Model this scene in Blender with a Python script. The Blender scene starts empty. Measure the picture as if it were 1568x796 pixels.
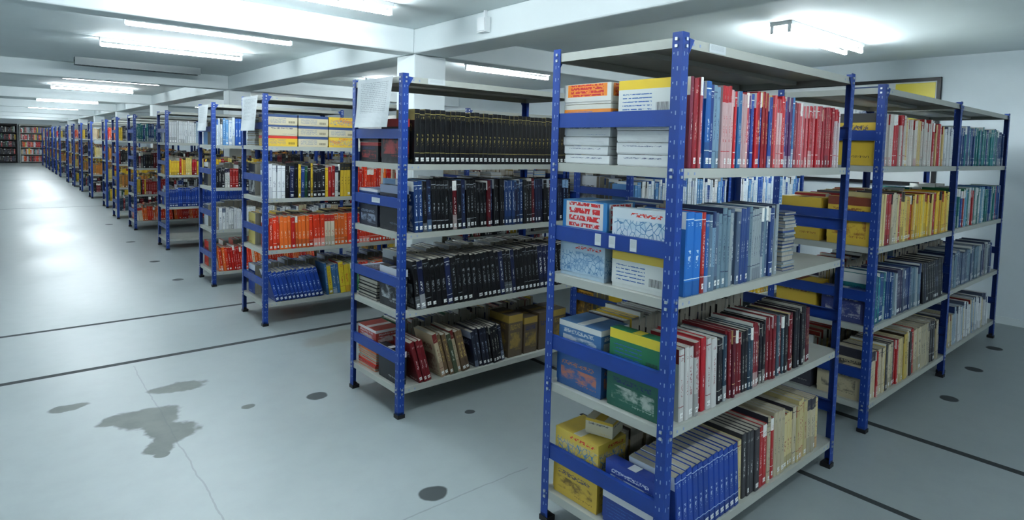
import bpy, math, random
from mathutils import Matrix, Vector
random.seed(11)
R=random.random
def U(a,b): return a+(b-a)*R()
scn=bpy.context.scene
COL=bpy.context.collection
def lin(r,g,b):
    f=lambda c:(c/255/12.92) if c/255<=.04045 else ((c/255+.055)/1.055)**2.4
    return (f(r),f(g),f(b))
# ---------------------------------------------------------------- node helpers
class NT:
    def __init__(s,name):
        s.m=bpy.data.materials.new(name);s.m.use_nodes=True;s.t=s.m.node_tree
        s.b=s.t.nodes['Principled BSDF']
    def n(s,ty,**k):
        o=s.t.nodes.new(ty)
        for a,v in k.items(): setattr(o,a,v)
        return o
    def link(s,a,b): s.t.links.new(a,b)
    def put(s,sock,v):
        if isinstance(v,bpy.types.NodeSocket): s.link(v,sock)
        elif v is not None:
            if isinstance(v,tuple) and len(v)==3 and sock.type=='RGBA': v=v+(1,)
            sock.default_value=v
    def M(s,op,a,b=None,c=None,clamp=False):
        o=s.n('ShaderNodeMath',operation=op,use_clamp=clamp)
        s.put(o.inputs[0],a)
        if b is not None:s.put(o.inputs[1],b)
        if c is not None:s.put(o.inputs[2],c)
        return o.outputs[0]
    def mix(s,f,a,b):
        o=s.n('ShaderNodeMix',data_type='RGBA')
        s.put(o.inputs[0],f);s.put(o.inputs[6],a);s.put(o.inputs[7],b)
        return o.outputs[2]
    def xyz(s,a,b,c):
        o=s.n('ShaderNodeCombineXYZ')
        for i,v in enumerate((a,b,c)): s.put(o.inputs[i],v)
        return o.outputs[0]
    def sep(s,v):
        o=s.n('ShaderNodeSeparateXYZ');s.link(v,o.inputs[0]);return o.outputs
    def noise(s,vec,scale=1,detail=2,rough=.5):
        o=s.n('ShaderNodeTexNoise');s.link(vec,o.inputs['Vector'])
        o.inputs['Scale'].default_value=scale;o.inputs['Detail'].default_value=detail;o.inputs['Roughness'].default_value=rough
        return o.outputs[0]
    def band(s,v,lo,hi):
        return s.M('MULTIPLY',s.M('GREATER_THAN',v,lo),s.M('LESS_THAN',v,hi))
    def smooth(s,v,lo,hi,a=0.,b=1.):
        o=s.n('ShaderNodeMapRange',interpolation_type='SMOOTHSTEP')
        s.put(o.inputs[0],v);o.inputs[1].default_value=lo;o.inputs[2].default_value=hi;o.inputs[3].default_value=a;o.inputs[4].default_value=b
        return o.outputs[0]
    def set(s,**k):
        for a,v in k.items(): s.put(s.b.inputs[a.replace('_',' ')],v)
        return s.m
    def obj(s):
        return s.n('ShaderNodeTexCoord').outputs['Object']
    def bump(s,h,st=.2,d=.01):
        o=s.n('ShaderNodeBump');o.inputs['Strength'].default_value=st;o.inputs['Distance'].default_value=d
        s.link(h,o.inputs['Height']);s.link(o.outputs[0],s.b.inputs['Normal'])
def simple(name,rgb,rough=.5,metal=0.,var=.08,scale=6,**k):
    t=NT(name);c=lin(*rgb);co=t.obj();nz=t.noise(co,scale,4)
    d=tuple(x*(1-var) for x in c);e=tuple(min(1,x*(1+var)) for x in c)
    t.set(Base_Color=t.mix(nz,d,e),Roughness=t.smooth(nz,.2,.8,rough*.85,min(1,rough*1.15)),Metallic=metal,**k)
    return t.m
M_blue=simple('blue_painted_steel',(22,58,128),.42,var=.15,scale=9)
M_grey=simple('grey_enamelled_shelf',(160,163,157),.45,var=.07,scale=5)
M_slot=simple('slot_light',(130,146,178),.6)
M_bolt=simple('zinc_bolt',(190,194,198),.3,metal=.8)
M_black=simple('black_plastic',(28,28,32),.5)
M_house=simple('lamp_housing_white',(222,226,228),.4,var=.03)
M_hgrey=simple('lamp_housing_grey',(130,138,140),.4,var=.03)
M_dim=simple('unlit_lamp_glass',(120,128,130),.35,var=.03)
M_pagew=simple('white_paper',(214,218,218),.7,var=.04)
def wallmat(name,rgb,sc=1.2):
    t=NT(name);co=t.obj();a=t.noise(co,sc,5,.6);b=t.noise(co,60,2)
    c=lin(*rgb)
    t.set(Base_Color=t.mix(t.smooth(a,.3,.75),tuple(x*.93 for x in c),c),Roughness=.75)
    t.bump(b,.08,.004);return t.m
M_wall=wallmat('painted_wall',(214,223,227))
M_ceil=wallmat('painted_ceiling',(220,229,231),.7)
M_beam=wallmat('painted_beam',(220,228,230),.9)
def emis(name,rgb,st):
    t=NT(name);c=lin(*rgb)
    t.set(Base_Color=c,Emission_Color=c+(1,),Emission_Strength=st);return t.m
M_tube=emis('fluorescent_tube',(238,247,251),76)

def floor_mat():
    t=NT('worn_painted_concrete');co=t.obj();s=t.sep(co);x,y=s[0],s[1]
    big=t.noise(co,.45,3,.5);mid=t.noise(co,7.,4,.6)
    c=t.mix(t.smooth(big,.25,.75),lin(134,143,144),lin(150,158,159))
    c=t.mix(t.smooth(mid,.3,.8,0,.15),c,lin(114,123,124))
    w1=t.noise(co,3.2,4,.6);w2=t.noise(t.xyz(t.M('ADD',x,9.3),y,3.),3.2,4,.6)
    def blob(cx,cy,rx,ry,wob,soft=.12):
        X=t.M('ADD',x,t.M('MULTIPLY',t.M('SUBTRACT',w1,.5),wob));Y=t.M('ADD',y,t.M('MULTIPLY',t.M('SUBTRACT',w2,.5),wob))
        a=t.M('DIVIDE',t.M('SUBTRACT',X,cx),rx);b=t.M('DIVIDE',t.M('SUBTRACT',Y,cy),ry)
        d=t.M('SQRT',t.M('ADD',t.M('MULTIPLY',a,a),t.M('MULTIPLY',b,b)))
        return t.M('SUBTRACT',1.,t.smooth(d,1-soft,1+soft))
    st=None
    for b in [(.62,3.92,.17,.17,.3),(.70,3.68,.13,.14,.3),(.50,3.98,.13,.08,.2),(.62,3.52,.08,.09,.2),(.86,4.33,.15,.10,.25),(.29,4.34,.08,.05,.15),(.60,3.42,.04,.03,.1),(1.12,3.75,.04,.03,.1)]:
        v=blob(*b);st=v if st is None else t.M('MAXIMUM',st,v)
    c=t.mix(t.M('MULTIPLY',st,.88),c,t.mix(t.smooth(mid,.3,.7),lin(68,75,71),lin(86,92,86)))
    br=blob(2.1,4.68,.28,.16,.4,.3)
    c=t.mix(t.M('MULTIPLY',br,.35),c,lin(118,106,80))
    sp=None
    for (cx,cy,r) in [(1.51,3.65,.065),(1.5,2.29,.068),(4.82,1.15,.06),(5.65,1.2,.06),(6.43,1.24,.06),(2.15,2.89,.032),(1.54,9.0,.06),(1.54,7.69,.06),(1.54,10.9,.06),(1.54,13.3,.06),(5.6,-.6,.06)]:
        v=blob(cx,cy,r,r*.9,.05,.1);sp=v if sp is None else t.M('MAXIMUM',sp,v)
    c=t.mix(t.M('MULTIPLY',sp,.9),c,lin(42,48,50))
    def line(co_,c0,w,lim=None,lo=None,hi=None):
        m=t.M('LESS_THAN',t.M('ABSOLUTE',t.M('SUBTRACT',co_,c0)),w)
        if lim is not None: m=t.M('MULTIPLY',m,t.band(lim,lo,hi))
        return m
    g=line(y,6.2,.026,x,-9,2.9)
    for l in [line(y,5.0,.028,x,-9,2.9),line(x,3.07,.02,y,-9,4.8),line(x,3.97,.026,y,-9,4.8),line(y,17.,.02),line(y,28,.02)]: g=t.M('MAXIMUM',g,l)
    c=t.mix(t.M('MULTIPLY',g,.93),c,lin(32,38,40))
    wob=t.M('ADD',x,t.M('MULTIPLY',t.M('SUBTRACT',w1,.5),.05));woy=t.M('ADD',y,t.M('MULTIPLY',t.M('SUBTRACT',w2,.5),.05))
    h=line(wob,.70,.004,y,-9,4.9);h=t.M('MAXIMUM',h,line(woy,2.2,.004,x,.9,2.));h=t.M('MAXIMUM',h,line(woy,.4,.004))
    c=t.mix(t.M('MULTIPLY',h,.3),c,lin(70,78,80))
    ro=t.smooth(big,.3,.7,.36,.46);ro=t.M('ADD',ro,t.M('MULTIPLY',t.M('MAXIMUM',g,sp),.4));ro=t.M('ADD',ro,t.M('MULTIPLY',st,.12))
    t.set(Base_Color=c,Roughness=ro);t.b.inputs['Specular IOR Level'].default_value=.45
    t.bump(t.M('MULTIPLY',g,-1.),.3,.01)
    return t.m
M_floor=floor_mat()

def printed(name,cover=False):
    t=NT(name)
    uv=t.n('ShaderNodeUVMap',uv_map='UVMap').outputs[0];s=t.sep(uv);u,v=s[0],s[1]
    a1=t.n('ShaderNodeAttribute',attribute_name='Col');a2=t.n('ShaderNodeAttribute',attribute_name='Col2')
    c1,seed=a1.outputs['Color'],a1.outputs['Alpha'];c2,flag=a2.outputs['Color'],a2.outputs['Alpha']
    f=lambda k:t.M('FRACT',t.M('MULTIPLY',seed,k))
    if not cover:
        du=t.M('ABSOLUTE',t.M('SUBTRACT',u,.5))
        two=t.M('MULTIPLY',t.M('GREATER_THAN',f(7.3),.86),t.M('GREATER_THAN',v,.8))
        c=t.mix(two,c1,c2)
        b1=t.M('MULTIPLY',t.M('GREATER_THAN',f(13.1),.6),t.M('MAXIMUM',t.band(v,.91,.922),t.band(v,.2,.21)))
        c=t.mix(b1,c,c2)
        # a slightly darker or lighter lower panel on some spines
        pnl=t.M('MULTIPLY',t.M('GREATER_THAN',f(17.7),.6),t.M('LESS_THAN',v,t.M('ADD',.15,t.M('MULTIPLY',f(2.9),.2))))
        c=t.mix(t.M('MULTIPLY',pnl,.35),c,t.mix(t.M('GREATER_THAN',f(4.1),.5),(0.01,.01,.015),c2))
        nz=t.noise(t.xyz(t.M('MULTIPLY',u,3.6),t.M('MULTIPLY',v,44),t.M('MULTIPLY',seed,91)),1,1)
        wd=t.M('ADD',.12,t.M('MULTIPLY',f(5.9),.12))
        tx=t.M('MULTIPLY',t.M('GREATER_THAN',nz,.53),t.M('LESS_THAN',du,wd))
        hi=t.M('ADD',.5,t.M('MULTIPLY',f(3.7),.3))
        tx=t.M('MULTIPLY',tx,t.M('MULTIPLY',t.M('GREATER_THAN',v,.32),t.M('LESS_THAN',v,hi)))
        inv=t.mix(two,c2,c1)
        c=t.mix(t.M('MULTIPLY',tx,.8),c,inv)
        n2=t.noise(t.xyz(t.M('MULTIPLY',u,7),t.M('MULTIPLY',v,60),t.M('MULTIPLY',seed,51)),1,1)
        tp=t.M('MULTIPLY',t.M('GREATER_THAN',n2,.54),t.M('MULTIPLY',t.M('LESS_THAN',du,.3),t.band(v,.84,.88)))
        c=t.mix(t.M('MULTIPLY',tp,.7),c,inv)
        lb=t.M('MULTIPLY',t.M('MULTIPLY',t.M('LESS_THAN',du,.33),t.band(v,.05,.12)),flag)
        ln=t.M('MULTIPLY',t.band(v,.065,.1),t.M('GREATER_THAN',n2,.56))
        c=t.mix(lb,c,t.mix(ln,lin(216,218,216),lin(70,70,70)))
    else:
        k1=t.band(flag,.15,.35);k2=t.band(flag,.35,.65);k3=t.M('GREATER_THAN',flag,.65)
        nz=t.noise(t.xyz(t.M('MULTIPLY',u,3.),t.M('MULTIPLY',v,3.),t.M('MULTIPLY',seed,91)),1,4,.7)
        art=t.M('MULTIPLY',t.M('MULTIPLY',t.band(u,.1,.9),t.band(v,.1,.52)),t.M('GREATER_THAN',f(5.3),.35))
        mixc=t.mix(t.smooth(nz,.4,.6),c1,c2)
        c=t.mix(t.M('MULTIPLY',art,.8),c1,mixc)
        bd=t.M('MULTIPLY',t.M('GREATER_THAN',v,.8),t.M('GREATER_THAN',f(9.1),.3))
        c=t.mix(bd,c,c2)
        row=t.M('FLOOR',t.M('MULTIPLY',v,14))
        n2=t.noise(t.xyz(t.M('MULTIPLY',u,26),t.M('MULTIPLY',v,20),t.M('ADD',row,t.M('MULTIPLY',seed,33))),1,1)
        tx=t.M('MULTIPLY',t.M('GREATER_THAN',n2,.5),t.M('MULTIPLY',t.band(u,.12,.84),t.band(v,.6,.74)))
        c=t.mix(t.M('MULTIPLY',tx,.85),c,t.mix(t.M('GREATER_THAN',f(11.7),.5),lin(30,45,95),c2))
        n3=t.noise(t.xyz(t.M('MULTIPLY',u,50),t.M('MULTIPLY',v,50),row),1,1)
        t3=t.M('MULTIPLY',t.M('GREATER_THAN',n3,.55),t.M('MULTIPLY',t.band(u,.5,.9),t.band(v,.03,.08)))
        c=t.mix(t3,c,c2)
        # k1: street-map drawing on pale ground with dark caption
        vo=t.n('ShaderNodeTexVoronoi',feature='DISTANCE_TO_EDGE');t.link(t.xyz(t.M('MULTIPLY',u,13),t.M('MULTIPLY',v,5),t.M('MULTIPLY',seed,40)),vo.inputs['Vector']);vo.inputs['Scale'].default_value=1.
        ml=t.M('MULTIPLY',t.M('LESS_THAN',vo.outputs['Distance'],.05),t.M('MULTIPLY',t.band(v,.06,.7),t.band(u,.04,.96)))
        cm=t.mix(t.smooth(nz,.45,.6,0,.5),c1,c2);cm=t.mix(ml,cm,lin(90,128,164))
        cap=t.M('MULTIPLY',t.M('GREATER_THAN',n2,.5),t.M('MULTIPLY',t.band(u,.35,.92),t.band(v,.8,.9)))
        cm=t.mix(t.M('GREATER_THAN',v,.72),cm,c1);cm=t.mix(cap,cm,lin(190,60,50));c=t.mix(k1,c,cm)
        # k2: large red lettering on tinted panel
        n5=t.noise(t.xyz(t.M('MULTIPLY',u,24),t.M('MULTIPLY',v,9),t.M('MULTIPLY',seed,17)),1,1)
        rows=t.M('GREATER_THAN',t.M('FRACT',t.M('MULTIPLY',v,5.)),.3)
        big=t.M('MULTIPLY',t.M('MULTIPLY',t.M('GREATER_THAN',n5,.45),rows),t.M('MULTIPLY',t.band(u,.15,.85),t.band(v,.3,.95)))
        pan=t.M('MULTIPLY',t.band(u,.08,.92),t.band(v,.27,.97))
        cb=t.mix(pan,c1,c2);cb=t.mix(big,cb,lin(176,40,44));c=t.mix(k2,c,cb)
        # k3: pale box, coloured header and stripes, bar code
        hd=t.M('GREATER_THAN',v,.72);cs=t.mix(hd,c1,c2)
        sl=t.M('MULTIPLY',t.band(v,.1,.62),t.M('LESS_THAN',t.M('FRACT',t.M('MULTIPLY',v,9)),.28));sl=t.M('MULTIPLY',sl,t.M('MULTIPLY',t.band(u,.08,.62),t.M('GREATER_THAN',n2,.42)))
        cs=t.mix(sl,cs,lin(50,90,150))
        bc=t.M('MULTIPLY',t.M('MULTIPLY',t.band(u,.7,.92),t.band(v,.08,.32)),t.M('LESS_THAN',t.M('FRACT',t.M('MULTIPLY',u,46)),.5))
        cs=t.mix(bc,cs,lin(40,40,44));c=t.mix(k3,c,cs)
    t.set(Base_Color=c,Roughness=.38)
    return t.m
M_spine=printed('book_spine_print');M_cover=printed('book_cover_print',True)
def pages():
    t=NT('page_edges');co=t.obj();s=t.sep(co)
    nz=t.noise(t.xyz(t.M('MULTIPLY',s[0],900),t.M('MULTIPLY',s[1],6),t.M('MULTIPLY',s[2],6)),1,1)
    t.set(Base_Color=t.mix(nz,lin(120,117,108),lin(186,182,170)),Roughness=.8);return t.m
M_pages=pages()
def plain_attr():
    t=NT('book_board_plain');a=t.n('ShaderNodeAttribute',attribute_name='Col')
    nz=t.noise(t.obj(),30,3);t.set(Base_Color=t.mix(t.smooth(nz,.3,.8,0,.12),a.outputs['Color'],lin(120,120,120)),Roughness=.45);return t.m
M_plain=plain_attr()
def sheet():
    t=NT('printed_notice');uv=t.n('ShaderNodeUVMap',uv_map='UVMap').outputs[0];s=t.sep(uv);u,v=s[0],s[1]
    row=t.M('FRACT',t.M('MULTIPLY',v,26))
    n=t.noise(t.xyz(t.M('MULTIPLY',u,40),t.M('FLOOR',t.M('MULTIPLY',v,26)),0.),1,1)
    m=t.M('MULTIPLY',t.M('GREATER_THAN',row,.5),t.M('GREATER_THAN',n,.47))
    m=t.M('MULTIPLY',m,t.M('MULTIPLY',t.band(u,.1,.88),t.band(v,.3,.92)))
    t.set(Base_Color=t.mix(t.M('MULTIPLY',m,.4),lin(184,191,194),lin(60,66,74)),Roughness=.6);return t.m
M_sheet=sheet()
# ---------------------------------------------------------------- mesh builder
class MB:
    def __init__(s): s.v=[];s.f=[];s.mi=[];s.uv=[];s.c1=[];s.c2=[]
    def face(s,pts,mi=0,uv=None,c1=(.5,.5,.5,0),c2=(1,1,1,0)):
        b=len(s.v);s.v.extend(pts);n=len(pts);s.f.append(tuple(range(b,b+n)));s.mi.append(mi)
        if uv is None: uv=[(0.01,.01)]*n
        s.uv.extend(uv);s.c1.extend([c1]*n);s.c2.extend([c2]*n)
    def box(s,x0,y0,z0,x1,y1,z1,mi=0,c1=(.5,.5,.5,0),c2=(1,1,1,0),topmi=None,T=None):
        T=T or (lambda p:p)
        Q=[(0,0),(1,0),(1,1),(0,1)]
        def q(a,b,c,d,m): s.face([T(a),T(b),T(c),T(d)],m,Q,c1,c2)
        q((x0,y0,z0),(x1,y0,z0),(x1,y0,z1),(x0,y0,z1),mi)
        q((x1,y1,z0),(x0,y1,z0),(x0,y1,z1),(x1,y1,z1),mi)
        q((x0,y1,z0),(x0,y0,z0),(x0,y0,z1),(x0,y1,z1),mi)
        q((x1,y0,z0),(x1,y1,z0),(x1,y1,z1),(x1,y0,z1),mi)
        q((x0,y0,z1),(x1,y0,z1),(x1,y1,z1),(x0,y1,z1),topmi if topmi is not None else mi)
        q((x0,y1,z0),(x1,y1,z0),(x1,y0,z0),(x0,y0,z0),mi)
    def mesh(s,name,mats,attr=True):
        me=bpy.data.meshes.new(name);me.from_pydata(s.v,[],s.f)
        for m in mats: me.materials.append(m)
        me.polygons.foreach_set('material_index',s.mi)
        ul=me.uv_layers.new(name='UVMap');ul.data.foreach_set('uv',[c for p in s.uv for c in p])
        if attr:
            a=me.color_attributes.new('Col','FLOAT_COLOR','CORNER');a.data.foreach_set('color',[c for p in s.c1 for c in p])
            a=me.color_attributes.new('Col2','FLOAT_COLOR','CORNER');a.data.foreach_set('color',[c for p in s.c2 for c in p])
        me.update();return me
def add(name,data,loc=(0,0,0),rz=0,parent=None):
    o=bpy.data.objects.new(name,data);COL.objects.link(o);o.location=loc;o.rotation_euler=(0,0,rz)
    if parent: o.parent=parent
    return o
BM=[M_spine,M_cover,M_pages,M_plain]
W=(214,216,212)
PAL={
'redblue':[((172,30,38),W)]*5+[((140,24,34),(230,210,150))]*3+[((36,68,136),W)]*2+[((44,100,146),W)]*2+[((184,80,82),(235,230,220))]*3+[((190,160,160),(160,30,40))]*2+[((90,50,100),W)]*2,
'redwhite':[((164,36,46),W)]*4+[((182,170,172),(160,30,40))]*3+[((136,30,44),(225,215,190))]*2+[((172,86,92),W)]*4+[((110,40,60),W)]*2+[((60,70,120),W)],
'bluemix':[((34,92,156),W)]*3+[((34,60,120),W)]*2+[((112,140,160),(30,50,90))]*3+[((90,112,130),W)]*2+[((160,44,40),W)],
'greyblue':[((104,128,142),(30,44,80))]*3+[((80,96,118),W)]*3+[((44,68,118),W)]*2+[((144,154,158),(40,50,80))]*2+[((60,60,90),W)],
'whitered':[((186,182,176),(150,34,40))]*4+[((166,34,44),W)]*3+[((190,170,120),(150,34,40))]*2,
'wred2':[((176,176,174),(120,34,40))]*3+[((150,34,44),W)]*3,
'dark':[((22,24,30),(170,170,160))]*6+[((30,34,52),(150,160,180))]*3+[((104,22,30),W)]*2+[((48,30,36),(180,150,80))]*1,
'darkred':[((26,26,34),(180,180,170))]*5+[((110,26,36),W)]*4+[((86,24,40),(200,180,130))]*2+[((40,60,76),W)]*2+[((60,80,92),W)],
'black':[((14,16,20),(150,138,84))],
'black2':[((17,19,24),(150,155,160))]*9+[((26,34,62),(120,150,180))]*3+[((84,16,26),W)]*2+[((30,56,98),W)],
'blackbind':[((18,19,23),(140,146,150))]*9+[((28,36,70),W)]*2+[((50,60,70),W)],
'blue':[((30,66,142),(196,204,216))],
'lblue':[((34,98,164),(210,216,222))],
'cream':[((188,176,132),(140,50,40))]*5+[((196,174,96),(60,50,40))]*1+[((156,40,44),W)]*2+[((178,170,146),(60,60,70))]*4+[((60,60,64),W)],
'yellow':[((206,174,56),(140,40,36))]*5+[((204,188,114),(60,50,40))]*4+[((160,30,36),W)]*2+[((190,144,56),(40,40,40))]*2,
'orange':[((206,64,36),(225,222,214))]*6+[((184,40,34),W)]*4+[((216,110,48),W)]*3+[((200,190,170),(180,50,40))],
'pastel':[((200,192,168),(180,60,40))]*4+[((206,176,70),(160,40,40))]*3+[((190,194,196),(40,80,140))]*4+[((194,90,54),W)]*2+[((106,140,168),W)],
'mixdark':[((30,32,40),W)]*4+[((150,40,40),W)]*2+[((200,170,56),(40,40,40))]*2+[((176,178,176),(40,40,60))]*2+[((40,84,60),W)]+[((40,66,120),W)],
'mag':[((196,176,50),(160,40,40))]*2+[((60,120,86),W)]*2+[((180,60,44),W)]*2+[((60,104,146),W)]*2,
'brown':[((130,100,62),(190,170,84))]*3+[((70,62,56),(180,160,60))]*2+[((176,120,60),(50,40,40))]*2,
'lightblue':[((190,200,206),(40,80,150))]*4+[((90,134,176),W)]*3+[((196,200,202),(60,60,60))]*2+[((40,80,146),W)],
'white':[((200,204,206),(90,100,120))]*6+[((150,166,180),(40,60,110))]*2+[((186,176,146),(120,40,40))],
'teal':[((24,110,114),W)]*3+[((34,120,124),W)]*2+[((26,66,116),W)]*4,
'green':[((30,110,108),W)]*2+[((184,190,190),(30,100,70))]*4+[((34,76,134),W)]*2+[((156,50,54),W)]*2+[((106,150,176),W)]*2,
'browncream':[((180,166,140),(110,40,40))]*3+[((136,60,50),W)]+[((116,94,70),(200,180,110))]*2+[((70,80,60),W)],
}
def cpal(p):
    a,b=random.choice(PAL[p]);j=U(.82,1.1)
    return tuple(min(1,c*j) for c in lin(*a)),lin(*b)
def book(mb,x,yf,s,z,t,h,d,lean,c1,c2,seed,label):
    A=c1+(seed,);B=c2+(label,);B0=c2+(0.,)
    cs,sn=math.cos(lean),math.sin(lean)
    def T(px,py,pz):
        if lean>=0: X=px*cs-pz*sn;Z=px*sn+pz*cs
        else:
            q=px-t;X=q*cs-pz*sn+t;Z=q*sn+pz*cs
        return (x+X,yf+s*py,z+Z)
    b=min(.004,t*.22);e=.002
    P=[(0,b),(b,0),(t-b,0),(t,b),(t,d),(0,d)]
    lo=[T(p[0],p[1],0) for p in P];hi=[T(p[0],p[1],h) for p in P]
    def wall(i,j,mi,uv,C=B): mb.face([lo[i],lo[j],hi[j],hi[i]],mi,uv,A,C)
    wall(1,2,0,[(.08,0),(.92,0),(.92,1),(.08,1)] if s>0 else [(.92,0),(.08,0),(.08,1),(.92,1)])
    wall(0,1,0,[(0,0),(.08,0),(.08,1),(0,1)]);wall(2,3,0,[(.92,0),(1,0),(1,1),(.92,1)])
    wall(3,4,1,[(0,0),(1,0),(1,1),(0,1)],B0);wall(5,0,1,[(0,0),(1,0),(1,1),(0,1)],B0)
    wall(4,5,2,[(0,0)]*4)
    k=.004
    inn=[T(e,b+e,h-k),T(t-e,b+e,h-k),T(t-e,d,h-k),T(e,d,h-k)]
    mb.face([hi[0],hi[1],hi[2],hi[3],inn[1],inn[0]],3,None,A,B)
    mb.face([hi[3],hi[4],inn[2],inn[1]],3,None,A,B);mb.face([hi[5],hi[0],inn[0],inn[3]],3,None,A,B)
    mb.face(inn,2,None,A,B)
def row(mb,x0,x1,yf,s,z,segs,maxh=.36):
    x=x0
    for (fr,pal,t0,t1,h0,h1,d,lean,lab) in segs:
        end=x0+(x1-x0)*fr
        if pal is None: x=end;continue
        if lean>0: x+=math.sin(lean)*h1*.8
        uni=(h1-h0)<.012;one=len(PAL[pal])==1
        cc=None;run=0
        while True:
            t=U(t0,t1);st=t/math.cos(lean)
            if x+t>end: break
            if run<=0 or cc is None: cc=cpal(pal);run=random.choice([1,1,1,1,2,3]);hh=U(h0,h1);sd=.05 if one else R()
            run-=1
            ln=lean+(U(-.012,.012) if not uni else U(-.004,.004))
            if lean==0: ln=0 if R()<.5 else U(0,.012)
            book(mb,x,yf+s*(0 if uni else U(0,.016)),s,z,t,min(maxh,hh+U(-.004,.004)),d,ln,cc[0],cc[1],sd,1. if R()<lab else 0.)
            x+=st+.0012
        x=max(x,end-.03) if lean==0 else x
def carton(mb,x0,y0,z0,x1,y1,z1,c1,c2,seed=None,rot=0.,kind=0.):
    seed=R() if seed is None else seed
    A=lin(*c1)+(seed,);B=lin(*c2)+(kind,)
    cx,cy=(x0+x1)/2,(y0+y1)/2
    def T(p):
        a,b=p[0]-cx,p[1]-cy
        return (cx+a*math.cos(rot)-b*math.sin(rot),cy+a*math.sin(rot)+b*math.cos(rot),p[2])
    e=.0018;zl=z0+(z1-z0)*.12
    mb.box(x0+e,y0+e,z0,x1-e,y1-e,zl,3,A,B,T=T)
    mb.box(x0,y0,zl,x1,y1,z1,1,A,B,topmi=3,T=T)
    mb.box(x0+.004,(y0+y1)/2-.02,z1,x1-.004,(y0+y1)/2+.02,z1+.0008,3,B,A,T=T)
def flatstack(mb,x0,y0,z0,x1,y1,z1,pal):
    z=z0
    while z<z1-.008:
        t=min(U(.009,.03),z1-z);c1,c2=cpal(pal);A=c1+(R(),);B=c2+(0,)
        a,b,c=U(0,.008),U(0,.014),U(0,.006)
        k=.35*t if R()<.3 else .0025
        mb.box(x0+a,y0+b,z,x1-c,y1-b,z+k,3,A,B);mb.box(x0+a,y0+b,z+t-.003,x1-c,y1-b,z+t-.0006,3,A,B,topmi=1)
        mb.box(x0+a+.002,y0+b+.002,z+k,x1-c-.002,y1-b-.002,z+t-.003,2,A,B)
        z+=t
# ---------------------------------------------------------------- racks
RW,RD=1.486,.615
def frame_mesh(levels,H,detail=True):
    mb=MB();L=.040;th=.003
    for (px,py,sx,sy) in [(0,0,1,1),(RW,0,-1,1),(0,RD,1,-1),(RW,RD,-1,-1)]:
        def bx(a0,b0,z0,a1,b1,z1,mi):
            X0,X1=sorted((px+sx*a0,px+sx*a1));Y0,Y1=sorted((py+sy*b0,py+sy*b1));mb.box(X0,Y0,z0,X1,Y1,z1,mi)
        bx(0,0,.02,L,th,H,0);bx(0,th,.02,th,L,H,0)
        bx(-.004,-.004,0,L+.004,L+.004,.022,2)
        bx(.0,.0,.022,.03,.03,.035,2)
        if detail:
            z=.07
            while z<H-.03:
                bx(.012,-.0006,z,.016,0,z+.014,1);bx(.029,-.0006,z+.006,.033,0,z+.012,1)
                bx(-.0006,.014,z,0,.018,z+.014,1);bx(-.0006,.030,z+.006,0,.034,z+.012,1)
                z+=.05
            for lv in list(levels)+[H-.035]:
                for dz in (-.012,.012):
                    bx(.018,-.005,lv+dz-.005,.028,0,lv+dz+.005,3);bx(-.005,.017,lv+dz-.005,0,.027,lv+dz+.005,3)
        g=.05;Y=py+sy*(-.0015)
        mb.face([(px+sx*L,Y,H-.018),(px+sx*(L+g*.6),Y,H-.022),(px+sx*L,Y,H-.022-g)],0)
        mb.face([(px+sx*L,Y+sy*.002,H-.018),(px+sx*(L+g*.6),Y+sy*.002,H-.022),(px+sx*L,Y+sy*.002,H-.022-g)],0)
    for (X,sx) in [(0,1),(RW,-1)]:
        for lv in levels:
            zc=lv+.19
            a,b=sorted((X+sx*.0035,X+sx*.006));mb.box(a,.004,zc-.029,b,RD-.004,zc+.029,0)
            for zz in (zc-.029,zc+.027):
                a,b=sorted((X+sx*.006,X+sx*.022));mb.box(a,.01,zz,b,RD-.01,zz+.002,0)
    return mb.mesh('frame',[M_blue,M_slot,M_black,M_bolt],False)
def shelf_mesh(levels,H):
    mb=MB();t=.0015;h=.034
    for z in list(levels)+[H-.035]:
        x0,x1,y0,y1=.0045,RW-.0045,.0045,RD-.0045
        zt=z+h/2
        mb.box(x0,y0,zt-.002,x1,y1,zt)
        for (a,b,c,d) in [(x0,y0,x1,y0+t),(x0,y1-t,x1,y1),(x0,y0,x0+t,y1),(x1-t,y0,x1,y1)]:
            mb.box(a,b,z-h/2,c,d,zt-.002)
        mb.box(x0,y0+t,z-h/2,x1,y0+.014,z-h/2+t);mb.box(x0,y1-.014,z-h/2,x1,y1-t,z-h/2+t)
        mb.box(x0+.02,RD/2-.03,zt-.022,x1-.02,RD/2+.03,zt-.002)
        for xx in (.07,.11,RW-.11,RW-.07):
            mb.box(xx,y0-.0005,z-.006,xx+.008,y0,z+.004,1)
    return mb.mesh('shelves',[M_grey,M_slot],False)
DEF=[1.524,1.062,.602,.14]
cache={}
def rack(loc,yaw,levels=None,H=2.0,books=None,bookmesh=None,detail=True):
    lv=levels or DEF;k=(tuple(lv),detail)
    if k not in cache: cache[k]=(frame_mesh(lv,H,detail),shelf_mesh(lv,H))
    e=add('metal_shelving_rack',None,loc,yaw);e.empty_display_size=.2
    add('frame',cache[k][0],parent=e);add('shelves',cache[k][1],parent=e)
    if bookmesh is None:
        mb=MB();books(mb,[l+.0178 for l in lv]);bookmesh=mb.mesh('shelved_books',BM)
    add('shelved_books',bookmesh,loc,yaw)
    return e,bookmesh
YF=.012;YB=RD-.012
X0=.045;X1=RW-.05
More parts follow.
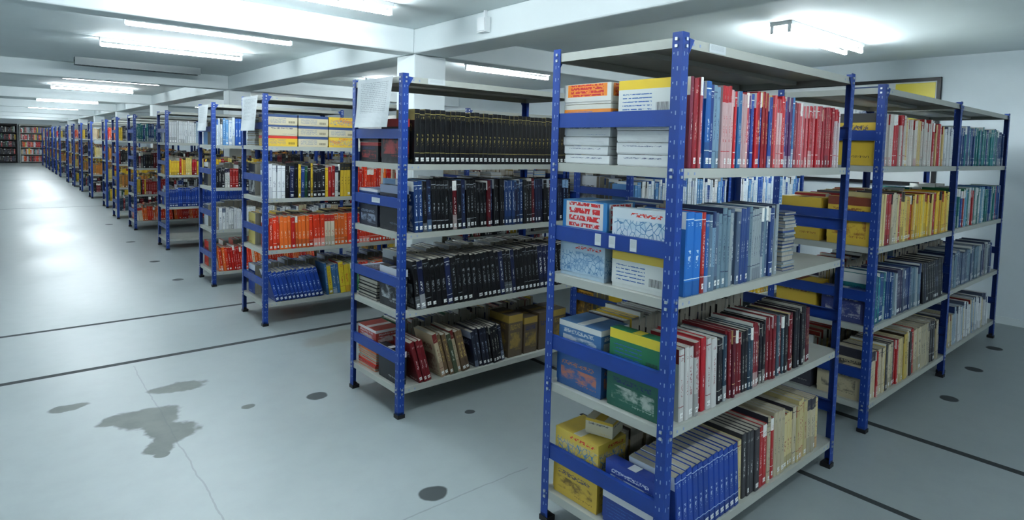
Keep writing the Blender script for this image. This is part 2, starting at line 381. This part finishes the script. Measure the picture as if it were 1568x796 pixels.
def ends(mb,z,front,back):
    for (lane,spec) in ((0,front),(1,back)):
        y0,y1=(.045,.30) if lane==0 else (.325,.575)
        zz=z
        for it in spec:
            if it[0]=='c':
                _,h,c1,c2,sd=it[:5];kd=it[5] if len(it)>5 else 0.
                carton(mb,.03,y0+U(0,.01),zz,.03+U(.05,.056) if lane==0 else .2,y1-U(0,.015),zz+h,c1,c2,sd,kind=kd);zz+=h+.002
            else:
                _,h,pal=it;flatstack(mb,.03,y0,zz,.085 if lane==0 else .2,y1,zz+h,pal);zz+=h+.001
def b_R1(mb,z):
    s=.092
    wb=lambda n,h:[('c',h,(196,200,201),(186,190,192),.01+.03*i) for i in range(n)]
    ends(mb,z[0],wb(4,.042)+[('c',.14,(196,200,196),(210,180,50),.52,1.)],wb(3,.034)+[('c',.05,(196,200,202),(60,110,160),.2)]+[('c',.075,(208,130,52),(190,190,180),.91,1.),('c',.08,(196,196,190),(208,126,46),.4,.5)])
    row(mb,s,X1-.05,YF,1,z[0],[(.06,'redwhite',.014,.022,.31,.325,.21,0,.3),(.18,'bluemix',.02,.03,.30,.315,.21,0,.6),(.62,'redblue',.013,.024,.285,.31,.2,0,.8),(1,'redwhite',.013,.022,.27,.295,.2,.0,.8)])
    row(mb,.21,X1,YB,-1,z[0],[(1,'mixdark',.018,.03,.26,.3,.2,0,.3)])
    ends(mb,z[1],[('c',.14,(194,198,196),(200,176,80),.33,1.),('c',.16,(190,200,206),(140,176,196),.62,.25)],[('c',.14,(164,184,198),(70,120,166),.73,.25),('c',.17,(54,116,164),(190,192,192),.5,.5)])
    row(mb,s,X1,YF,1,z[1],[(.1,'lblue',.048,.055,.30,.305,.22,0,0),(.16,'bluemix',.02,.026,.29,.30,.21,0,.4),(.55,'greyblue',.016,.028,.285,.305,.21,0,.5)])
    flatstack(mb,.885,.03,z[1],1.0,.24,z[1]+.27,'greyblue')
    row(mb,.21,X1,YB,-1,z[1],[(.45,'greyblue',.02,.03,.26,.3,.2,0,.3)])
    ends(mb,z[2],[('c',.15,(36,90,76),(180,186,180),.45),('c',.15,(40,108,76),(196,178,60),.37,1.)],[('c',.14,(50,88,136),(180,110,70),.66),('c',.13,(66,106,146),(190,192,190),.31)])
    row(mb,s,X1,YF,1,z[2],[(.2,'wred2',.022,.034,.265,.29,.2,.05,.8),(.82,'darkred',.016,.026,.25,.28,.2,.055,.9)])
    row(mb,.21,X1,YB,-1,z[2],[(.85,'mixdark',.018,.03,.24,.29,.2,.0,.3)])
    ends(mb,z[3],[('c',.13,(40,62,126),(194,196,200),.35,1.),('c',.12,(36,60,132),(196,200,204),.68)],[('c',.14,(188,160,68),(80,60,40),.35),('c',.14,(194,170,78),(186,184,172),.6,.25)])
    carton(mb,.09,.34,z[3]+.286,.2,.46,z[3]+.35,(190,186,168),(190,162,66),.2,.3)
    row(mb,s,X1,YF,1,z[3],[(.36,'blue',.034,.037,.275,.278,.21,.12,1.),(.95,'cream',.02,.038,.26,.30,.21,.05,.5)])
    row(mb,.21,X1,YB,-1,z[3],[(.9,'cream',.018,.03,.24,.29,.2,.0,.3)])
def b_R2(mb,z):
    ends(mb,z[0],[('c',.26,(30,30,36),(150,50,50),.7)],[('c',.12,(30,30,36),(150,50,50),.72),('c',.08,(40,40,44),(180,60,50),.2)])
    row(mb,.092,X1,YF,1,z[0],[(1,'black',.034,.036,.315,.318,.21,0,1)])
    row(mb,.21,X1,YB,-1,z[0],[(1,'dark',.018,.03,.26,.3,.2,0,.3)])
    ends(mb,z[1],[('c',.27,(26,28,36),(120,130,150),.2)],[('c',.13,(40,44,60),(150,160,180),.66),('c',.1,(40,70,120),(200,200,200),.2)])
    row(mb,.092,X1,YF,1,z[1],[(.3,'black2',.026,.034,.30,.305,.21,.05,.8),(1,'black2',.018,.034,.28,.305,.21,.05,.8)])
    row(mb,.21,X1,YB,-1,z[1],[(1,'black2',.018,.03,.26,.3,.2,0,.3)])
    ends(mb,z[2],[('c',.24,(24,26,32),(180,184,190),.5)],[('s',.2,'dark')])
    row(mb,.092,X1,YF,1,z[2],[(1,'blackbind',.03,.042,.29,.3,.22,.13,.9)])
    row(mb,.21,X1,YB,-1,z[2],[(1,'blackbind',.03,.04,.26,.29,.2,0,.3)])
    ends(mb,z[3],[('c',.2,(30,32,38),(200,200,200),.2)],[('s',.16,'orange'),('c',.1,(150,60,50),(190,190,190),.3)])
    row(mb,.092,X1,YF,1,z[3],[(.14,'dark',.025,.035,.26,.28,.2,.28,.8),(.34,'browncream',.025,.035,.27,.29,.21,.28,.9),(.56,'dark',.02,.032,.24,.27,.2,.2,.8)])
    for k,xx in enumerate((.86,1.0,1.14,1.28)):
        carton(mb,xx,.03,z[3],xx+.125,.24,z[3]+U(.25,.29),(84,72,58),(140,118,58),.3+.07*k)
    row(mb,.21,X1,YB,-1,z[3],[(1,'mixdark',.018,.03,.24,.28,.2,0,.3)])
def gen(p):
    def f(mb,z):
        for i,sp in enumerate(p):
            if sp is None: continue
            pal,h0,h1,lean,fr=sp
            if pal.startswith('flat:'):
                pl=pal[5:];x=.06
                while x<X1-.1:
                    w=U(.12,.2);flatstack(mb,x,.03,z[i],min(X1,x+w),.25,z[i]+U(h0,h1),pl);x+=w+.006
            else:
                row(mb,.05,X1,YF,1,z[i],[(fr*.5,pal,.018,.036,h0,h1,.21,lean,.6),(fr,pal,.018,.034,h0,h1,.21,lean,.6)])
            row(mb,.05,X1,YB,-1,z[i],[(.95,random.choice(['mixdark','pastel','greyblue','browncream']) if pal.startswith('flat:') else pal,.02,.036,.22,.29,.2,0,.3)])
    return f
def b_R3(mb,z):
    flatstack(mb,.03,.33,z[0],.2,.57,z[0]+.3,'white')
    for (a,b,pal) in [(.04,.3,'pastel'),(.31,.58,'pastel'),(.59,.85,'pastel'),(.86,1.12,'pastel'),(1.13,1.42,'pastel')]:
        for k in range(3): 
            c=random.choice([((206,176,66),(190,60,50)),((186,188,190),(190,90,46)),((190,182,156),(60,80,120)),((184,190,194),(60,90,140)),((190,190,184),(196,160,60))])
            carton(mb,a,.03,z[0]+k*.092,b,.25,z[0]+k*.092+.09,c[0],c[1],kind=random.choice([0,.25,1.,1.]))
    row(mb,.05,X1,YF,1,z[1],[(.12,'white',.03,.04,.28,.3,.21,0,.6),(.2,'blackbind',.03,.04,.28,.3,.21,0,.6),(.6,'mixdark',.02,.04,.26,.31,.21,0,.6),(1,'orange',.02,.03,.24,.3,.21,0,.6)])
    row(mb,.05,X1,YF,1,z[2],[(1,'orange',.022,.04,.27,.29,.21,.03,1.)])
    row(mb,.05,X1,YF,1,z[3],[(.36,'blue',.03,.036,.27,.28,.21,.28,1.),(.7,'mag',.02,.05,.26,.3,.21,.12,.3),(1,'orange',.03,.05,.24,.27,.21,.1,.3)])
    for i,p in enumerate(['white','mixdark','yellow','blue']): row(mb,.21 if i==0 else .05,X1,YB,-1,z[i],[(1,p,.02,.034,.25,.29,.2,0,.3)])
def b_Q1(mb,z):
    ends(mb,z[0],[('c',.3,(200,170,62),(60,60,60),.2)],[('c',.29,(202,174,66),(60,60,60),.24)])
    row(mb,.092,X1,YF,1,z[0],[(.3,'whitered',.02,.03,.29,.31,.21,0,.6),(.8,'whitered',.016,.026,.27,.3,.21,.02,.6),(1,'white',.018,.026,.25,.27,.21,.0,.6)])
    ends(mb,z[1],[('c',.28,(196,166,62),(120,60,40),.5)],[('c',.26,(196,166,62),(120,60,40),.24)])
    row(mb,.092,X1,YF,1,z[1],[(.3,'cream',.02,.036,.29,.31,.21,0,.6),(1,'yellow',.02,.034,.27,.29,.21,0,.6)])
    ends(mb,z[2],[('c',.2,(50,60,110),(180,180,180),.5)],[('c',.2,(196,166,62),(120,60,40),.24)])
    row(mb,.092,X1,YF,1,z[2],[(.2,'teal',.02,.036,.27,.29,.21,0.02,.6),(.6,'greyblue',.02,.034,.26,.28,.21,.05,.6),(.95,'dark',.03,.04,.27,.28,.21,.16,.6)])
    ends(mb,z[3],[('c',.2,(180,170,144),(80,80,80),.5)],[('c',.2,(60,60,70),(160,160,160),.24)])
    row(mb,.092,X1,YF,1,z[3],[(.4,'cream',.02,.036,.27,.29,.21,0.05,.6),(.95,'cream',.03,.06,.28,.31,.21,.1,.2)])
    for i,p in enumerate(['yellow','cream','mixdark','cream']): row(mb,.21,X1,YB,-1,z[i],[(1,p,.02,.034,.25,.29,.2,0,.3)])
E1=rack((1.770,1.231,0),.0138,[1.520,1.059,.595,.124],books=b_R1)[0]
E2=rack((1.751,3.055,0),.0126,[1.468,1.067,.606,.157],books=b_R2)[0]
rack((1.724,5.324,0),-.007,[1.538,1.087,.638,.180],books=b_R3)
rack((1.761,7.103,0),-.0165,books=gen([('lightblue',.27,.31,0,1),('mixdark',.2,.26,0,1),('white',.18,.24,0,1),('orange',.25,.28,.12,.8)]))
rack((1.827,9.818,0),-.0057,books=gen([('white',.29,.32,0,1),('yellow',.2,.25,0,1),('blue',.24,.28,0,.8),None]))
rack((1.791,12.239,0),0,books=gen([('teal',.27,.31,0,1),('dark',.2,.28,0,1),('mixdark',.2,.27,0,1),('orange',.22,.26,.1,.8)]))
V=[]
r=rack((1.774,14.097,0),0,books=gen([('mixdark',.25,.3,0,1),('dark',.24,.28,0,1),('brown',.22,.28,0,1),('darkred',.22,.28,0,1)]),detail=False);V.append(r[1])
r=rack((1.86,16.404,0),0,books=gen([('orange',.25,.3,0,1),('brown',.24,.28,0,1),('yellow',.22,.28,0,1),('mixdark',.22,.28,0,1)]),detail=False);V.append(r[1])
r=rack((1.85,19.158,0),0,books=gen([('browncream',.25,.3,0,1),('cream',.24,.28,0,1),('brown',.22,.28,0,1),('dark',.22,.28,0,1)]),detail=False);V.append(r[1])
for i,y in enumerate([21.6,23.9,26.1,29.5,31.7,33.7,36.1,38.3,41.4]):
    rack((1.85,y,0),0,bookmesh=V[i%3],detail=False)
rack((3.790,1.2935,0),.0026,[1.524,1.058,.600,.146],books=b_Q1)
rack((5.33,1.32,0),.004,[1.524,1.058,.600,.146],books=gen([('teal',.27,.31,0,1),('green',.27,.30,0,1),('greyblue',.24,.28,.03,.9),('white',.24,.29,.1,.9)]))
QV=[]
for i,(p) in enumerate([[('flat:white',.1,.3,0,1),('lightblue',.24,.3,0,1),('pastel',.22,.3,0,1),('yellow',.22,.28,0,.6)],[('white',.22,.3,0,.8),('flat:lightblue',.1,.26,0,1),('mixdark',.2,.28,0,.7),('cream',.22,.28,0,1)]]):
    r=rack((3.80,3.07+2.2*i,0),0,books=gen(p));QV.append(r[1])
    rack((5.33,3.09+2.2*i,0),0,bookmesh=QV[i])
for i,y in enumerate([7.2,9.3,12.2,14.2,16.4]):
    rack((3.80,y,0),0,bookmesh=(QV+V)[i],detail=False);rack((5.33,y,0),0,bookmesh=(QV+V)[(i+2)%5],detail=False)
# ---------------------------------------------------------------- room
def boxobj(name,x0,y0,z0,x1,y1,z1,mat,bev=0):
    mb=MB();mb.box(x0,y0,z0,x1,y1,z1);o=add(name,mb.mesh(name,[mat],False))
    if bev:
        import bmesh
        bm=bmesh.new();bm.from_mesh(o.data);bmesh.ops.remove_doubles(bm,verts=bm.verts,dist=1e-5);bm.to_mesh(o.data);bm.free()
        m=o.modifiers.new('bevel','BEVEL');m.width=bev;m.segments=2
    return o
XL,XR,YN,YFAR,ZC=-3.6,7.47,-3.2,46.,2.64
boxobj('floor',XL-.2,YN-.2,-.2,XR+.2,YFAR+.2,0,M_floor)
boxobj('ceiling',XL-.2,YN-.2,ZC,XR+.2,YFAR+.2,ZC+.2,M_ceil)
boxobj('wall_right',XR,YN-.2,0,XR+.2,YFAR+.2,ZC,M_wall)
boxobj('wall_left',XL-.2,YN-.2,0,XL,YFAR+.2,ZC,M_wall)
boxobj('wall_far',XL,YFAR,0,XR,YFAR+.2,ZC,M_wall)
boxobj('wall_near',XL,YN-.2,0,XR,YN,ZC,M_wall)
boxobj('baseboard_right',XR-.012,YN,0,XR,YFAR,.07,M_beam)
ZB=2.42;BX0,BX1=2.90,3.26
boxobj('trim_1',BX0,YN,ZB,BX1,YFAR,ZC,M_beam,.012)
for i,y in enumerate([-.9,4.86,10.66,17.1,22.9,28.7,34.5,40.3]):
    boxobj('trim_%d'%(2*i+2),XL,y,ZB+.001,BX0,y+.22,ZC,M_beam,.012)
    boxobj('trim_%d'%(2*i+3),BX1,y,ZB+.001,XR,y+.22,ZC,M_beam,.012)
    if i>0: boxobj('concrete_column',BX0+.01,y+.01,0,BX1-.01,y+.33,ZB,M_beam,.01)
def tube_fixture(x0,y,double=False,lit=True,L=1.42,louvre=False):
    mb=MB();w=.06 if not double else .18
    x1=x0+L
    mb.box(x0,y-w/2,ZC-.03,x1,y+w/2,ZC-.0005,0)
    ys=[y] if not double else [y-.07,y+.07]
    for yy in ys:
        for e,dx in ((x0,.014),(x1-.014,.014)): mb.box(e,yy-.013,ZC-.09,e+dx,yy+.013,ZC-.03,0)
        N=8;r=.018;zc=ZC-.074
        for k in range(N):
            a,b=2*math.pi*k/N,2*math.pi*(k+1)/N
            mb.face([(x0+.014,yy+r*math.cos(a),zc+r*math.sin(a)),(x0+.014,yy+r*math.cos(b),zc+r*math.sin(b)),(x1-.014,yy+r*math.cos(b),zc+r*math.sin(b)),(x1-.014,yy+r*math.cos(a),zc+r*math.sin(a))],1)
    if louvre:
        for k in range(30):
            xx=x0+.03+k*(L-.06)/30;mb.box(xx,y-w*.5,ZC-.095,xx+.003,y+w*.5,ZC-.05,0)
        for sy in (-1,1): mb.box(x0,y+sy*w*.5-.004,ZC-.1,x1,y+sy*w*.5+.004,ZC-.03,0)
    add('fluorescent_ceiling_light',mb.mesh('light',[M_hgrey if louvre else M_house,M_tube if lit else M_dim],False))
for y in [1.9,4.12,6.13,7.75,12.6,15.4,18.2,21.3,24.4,27.,30.5,33.,36.5,39.,43.]: tube_fixture(.84,y)
tube_fixture(.8,9.95,double=True,lit=False,L=1.5,louvre=True)
for y in [2.4,6.3,9.,12.5,15.5,20,25,30,36,42]: tube_fixture(4.75 if y<3 else 4.5,y,double=(y<3))
for y in [-2.2,-.1]: tube_fixture(.84,y)
for y in [-1.8]: tube_fixture(4.5,y)
for y in [1.,4,7.5,13,19,25,31,38]: tube_fixture(-2.6,y)
mb=MB();mb.box(BX0-.05,3.75,2.47,BX0,3.85,2.585,0);mb.box(BX0-.055,3.755,2.48,BX0-.05,3.845,2.575,0);mb.box(BX0-.02,3.79,2.585,BX0,3.81,2.64,0)
add('junction_box',mb.mesh('junction_box',[M_house],False))
def board():
    mb=MB();x=XR-.003;y0,y1,z0,z1=2.03,4.2,1.3,2.43;f=.035
    mb.box(x-.03,y0,z1-f,x,y1,z1,0);mb.box(x-.03,y0,z0,x,y1,z0+f,0);mb.box(x-.03,y0,z0+f,x,y0+f,z1-f,0);mb.box(x-.03,y1-f,z0+f,x,y1,z1-f,0)
    mb.box(x-.012,y0+f,z0+f,x,y1-f,z1-f,1)
    mb.box(x-.016,y0+.05,z1-.62,x-.012,y0+.42,z1-.05,2,lin(214,196,60)+(.9,),lin(60,60,50)+(0,))
    mb.box(x-.016,y0+.5,z1-.5,x-.012,y0+.85,z1-.06,2,lin(200,204,206)+(.7,),lin(60,80,120)+(0,))
    add('notice_board',mb.mesh('notice_board',[M_black,M_pagew,M_cover]))
board()
def paper(name,loc,w,h,yaw,tilt=.03,curl=.02):
    mb=MB();N=10;pts=[]
    for j in range(N+1):
        rowp=[]
        for i in range(7):
            v=j/N;u=i/6
            rowp.append((-.012-curl*(1-v)**2-.006*math.sin(u*5+v*3),u*w+tilt*(1-v),-h*(1-v)))
        pts.append(rowp)
    for j in range(N):
        for i in range(6):
            mb.face([pts[j][i],pts[j][i+1],pts[j+1][i+1],pts[j+1][i]],0,[(1-i/6,j/N),(1-(i+1)/6,j/N),(1-(i+1)/6,(j+1)/N),(1-i/6,(j+1)/N)])
    add(name,mb.mesh(name,[M_sheet],False),loc,yaw)
paper('paper_notice',(1.745,3.13,1.985),.42,.29,.0126)
paper('paper_notice',(1.715,5.40,1.985),.42,.30,-.007)
paper('paper_notice',(1.755,7.16,1.975),.42,.28,-.0165)
def label(par,loc,w,h,axis='x'):
    mb=MB()
    if axis=='x': mb.box(0,-.0015,-h/2,w,0,h/2,0)
    else: mb.box(-.0015,0,-h/2,0,w,h/2,0)
    add('shelf_label',mb.mesh('shelf_label',[M_sheet],False),loc,0,par)
label(E1,(.17,.004,1.966),.11,.03);label(E2,(.17,.004,1.966),.12,.03)
for dy in (.26,.33,.16): label(E1,(.003,dy,1.249),.03,.045,'y')
label(E2,(.003,.25,1.257),.1,.03,'y')
def farcase(x0,x1,mat,pals,nm):
    mb=MB();y0,y1,H=45.5,45.98,2.25
    mb.box(x0,y0,0,x0+.04,y1,H,4);mb.box(x1-.04,y0,0,x1,y1,H,4);mb.box(x0,y1-.02,0,x1,y1,H,4)
    for k in range(6):
        z=.08+k*.42;mb.box(x0+.04,y0,z-.03,x1-.04,y1-.02,z,4)
        if k<5: 
            x=x0+.06
            while x<x1-.12:
                t=U(.03,.08);c1,c2=cpal(random.choice(pals));book(mb,x,y0+.03,1,z,t,U(.26,.34),.22,0,c1,c2,R(),0);x+=t+.002
    add(nm,mb.mesh(nm,BM+[mat]))
farcase(-2.6,.9,M_black,['dark','dark','dark','mixdark'],'dark_bookcase')
farcase(1.0,2.5,M_grey,['orange','redwhite','mixdark','white'],'metal_bookcase')
# ---------------------------------------------------------------- world / camera
w=bpy.data.worlds.new('world');scn.world=w;w.use_nodes=True
w.node_tree.nodes['Background'].inputs[0].default_value=(.6,.75,.8,1);w.node_tree.nodes['Background'].inputs[1].default_value=.15
f,py,ps,th,ro,h=936.57,283.61,.8708,.0617,.0250,1.5953
W_=Vector((math.cos(ps)*math.cos(th),math.sin(ps)*math.cos(th),-math.sin(th)))
r0=Vector((math.sin(ps),-math.cos(ps),0));u0=r0.cross(W_)
r_=r0*math.cos(ro)+u0*math.sin(ro);u_=-r0*math.sin(ro)+u0*math.cos(ro)
cam=bpy.data.cameras.new('camera');co=bpy.data.objects.new('camera',cam);COL.objects.link(co)
m=Matrix((r_,u_,-W_)).transposed().to_4x4();m.translation=Vector((0,0,h));co.matrix_world=m
cam.sensor_width=36;cam.lens=f/1568*36;cam.shift_y=(py-398)/1568;cam.clip_start=.05;cam.clip_end=200
scn.camera=co
scn.view_settings.view_transform='Standard'
for lk in ('Medium High Contrast','Standard - Medium High Contrast'):
    try: scn.view_settings.look=lk;break
    except Exception as ex: print(ex)
scn.view_settings.exposure=.5
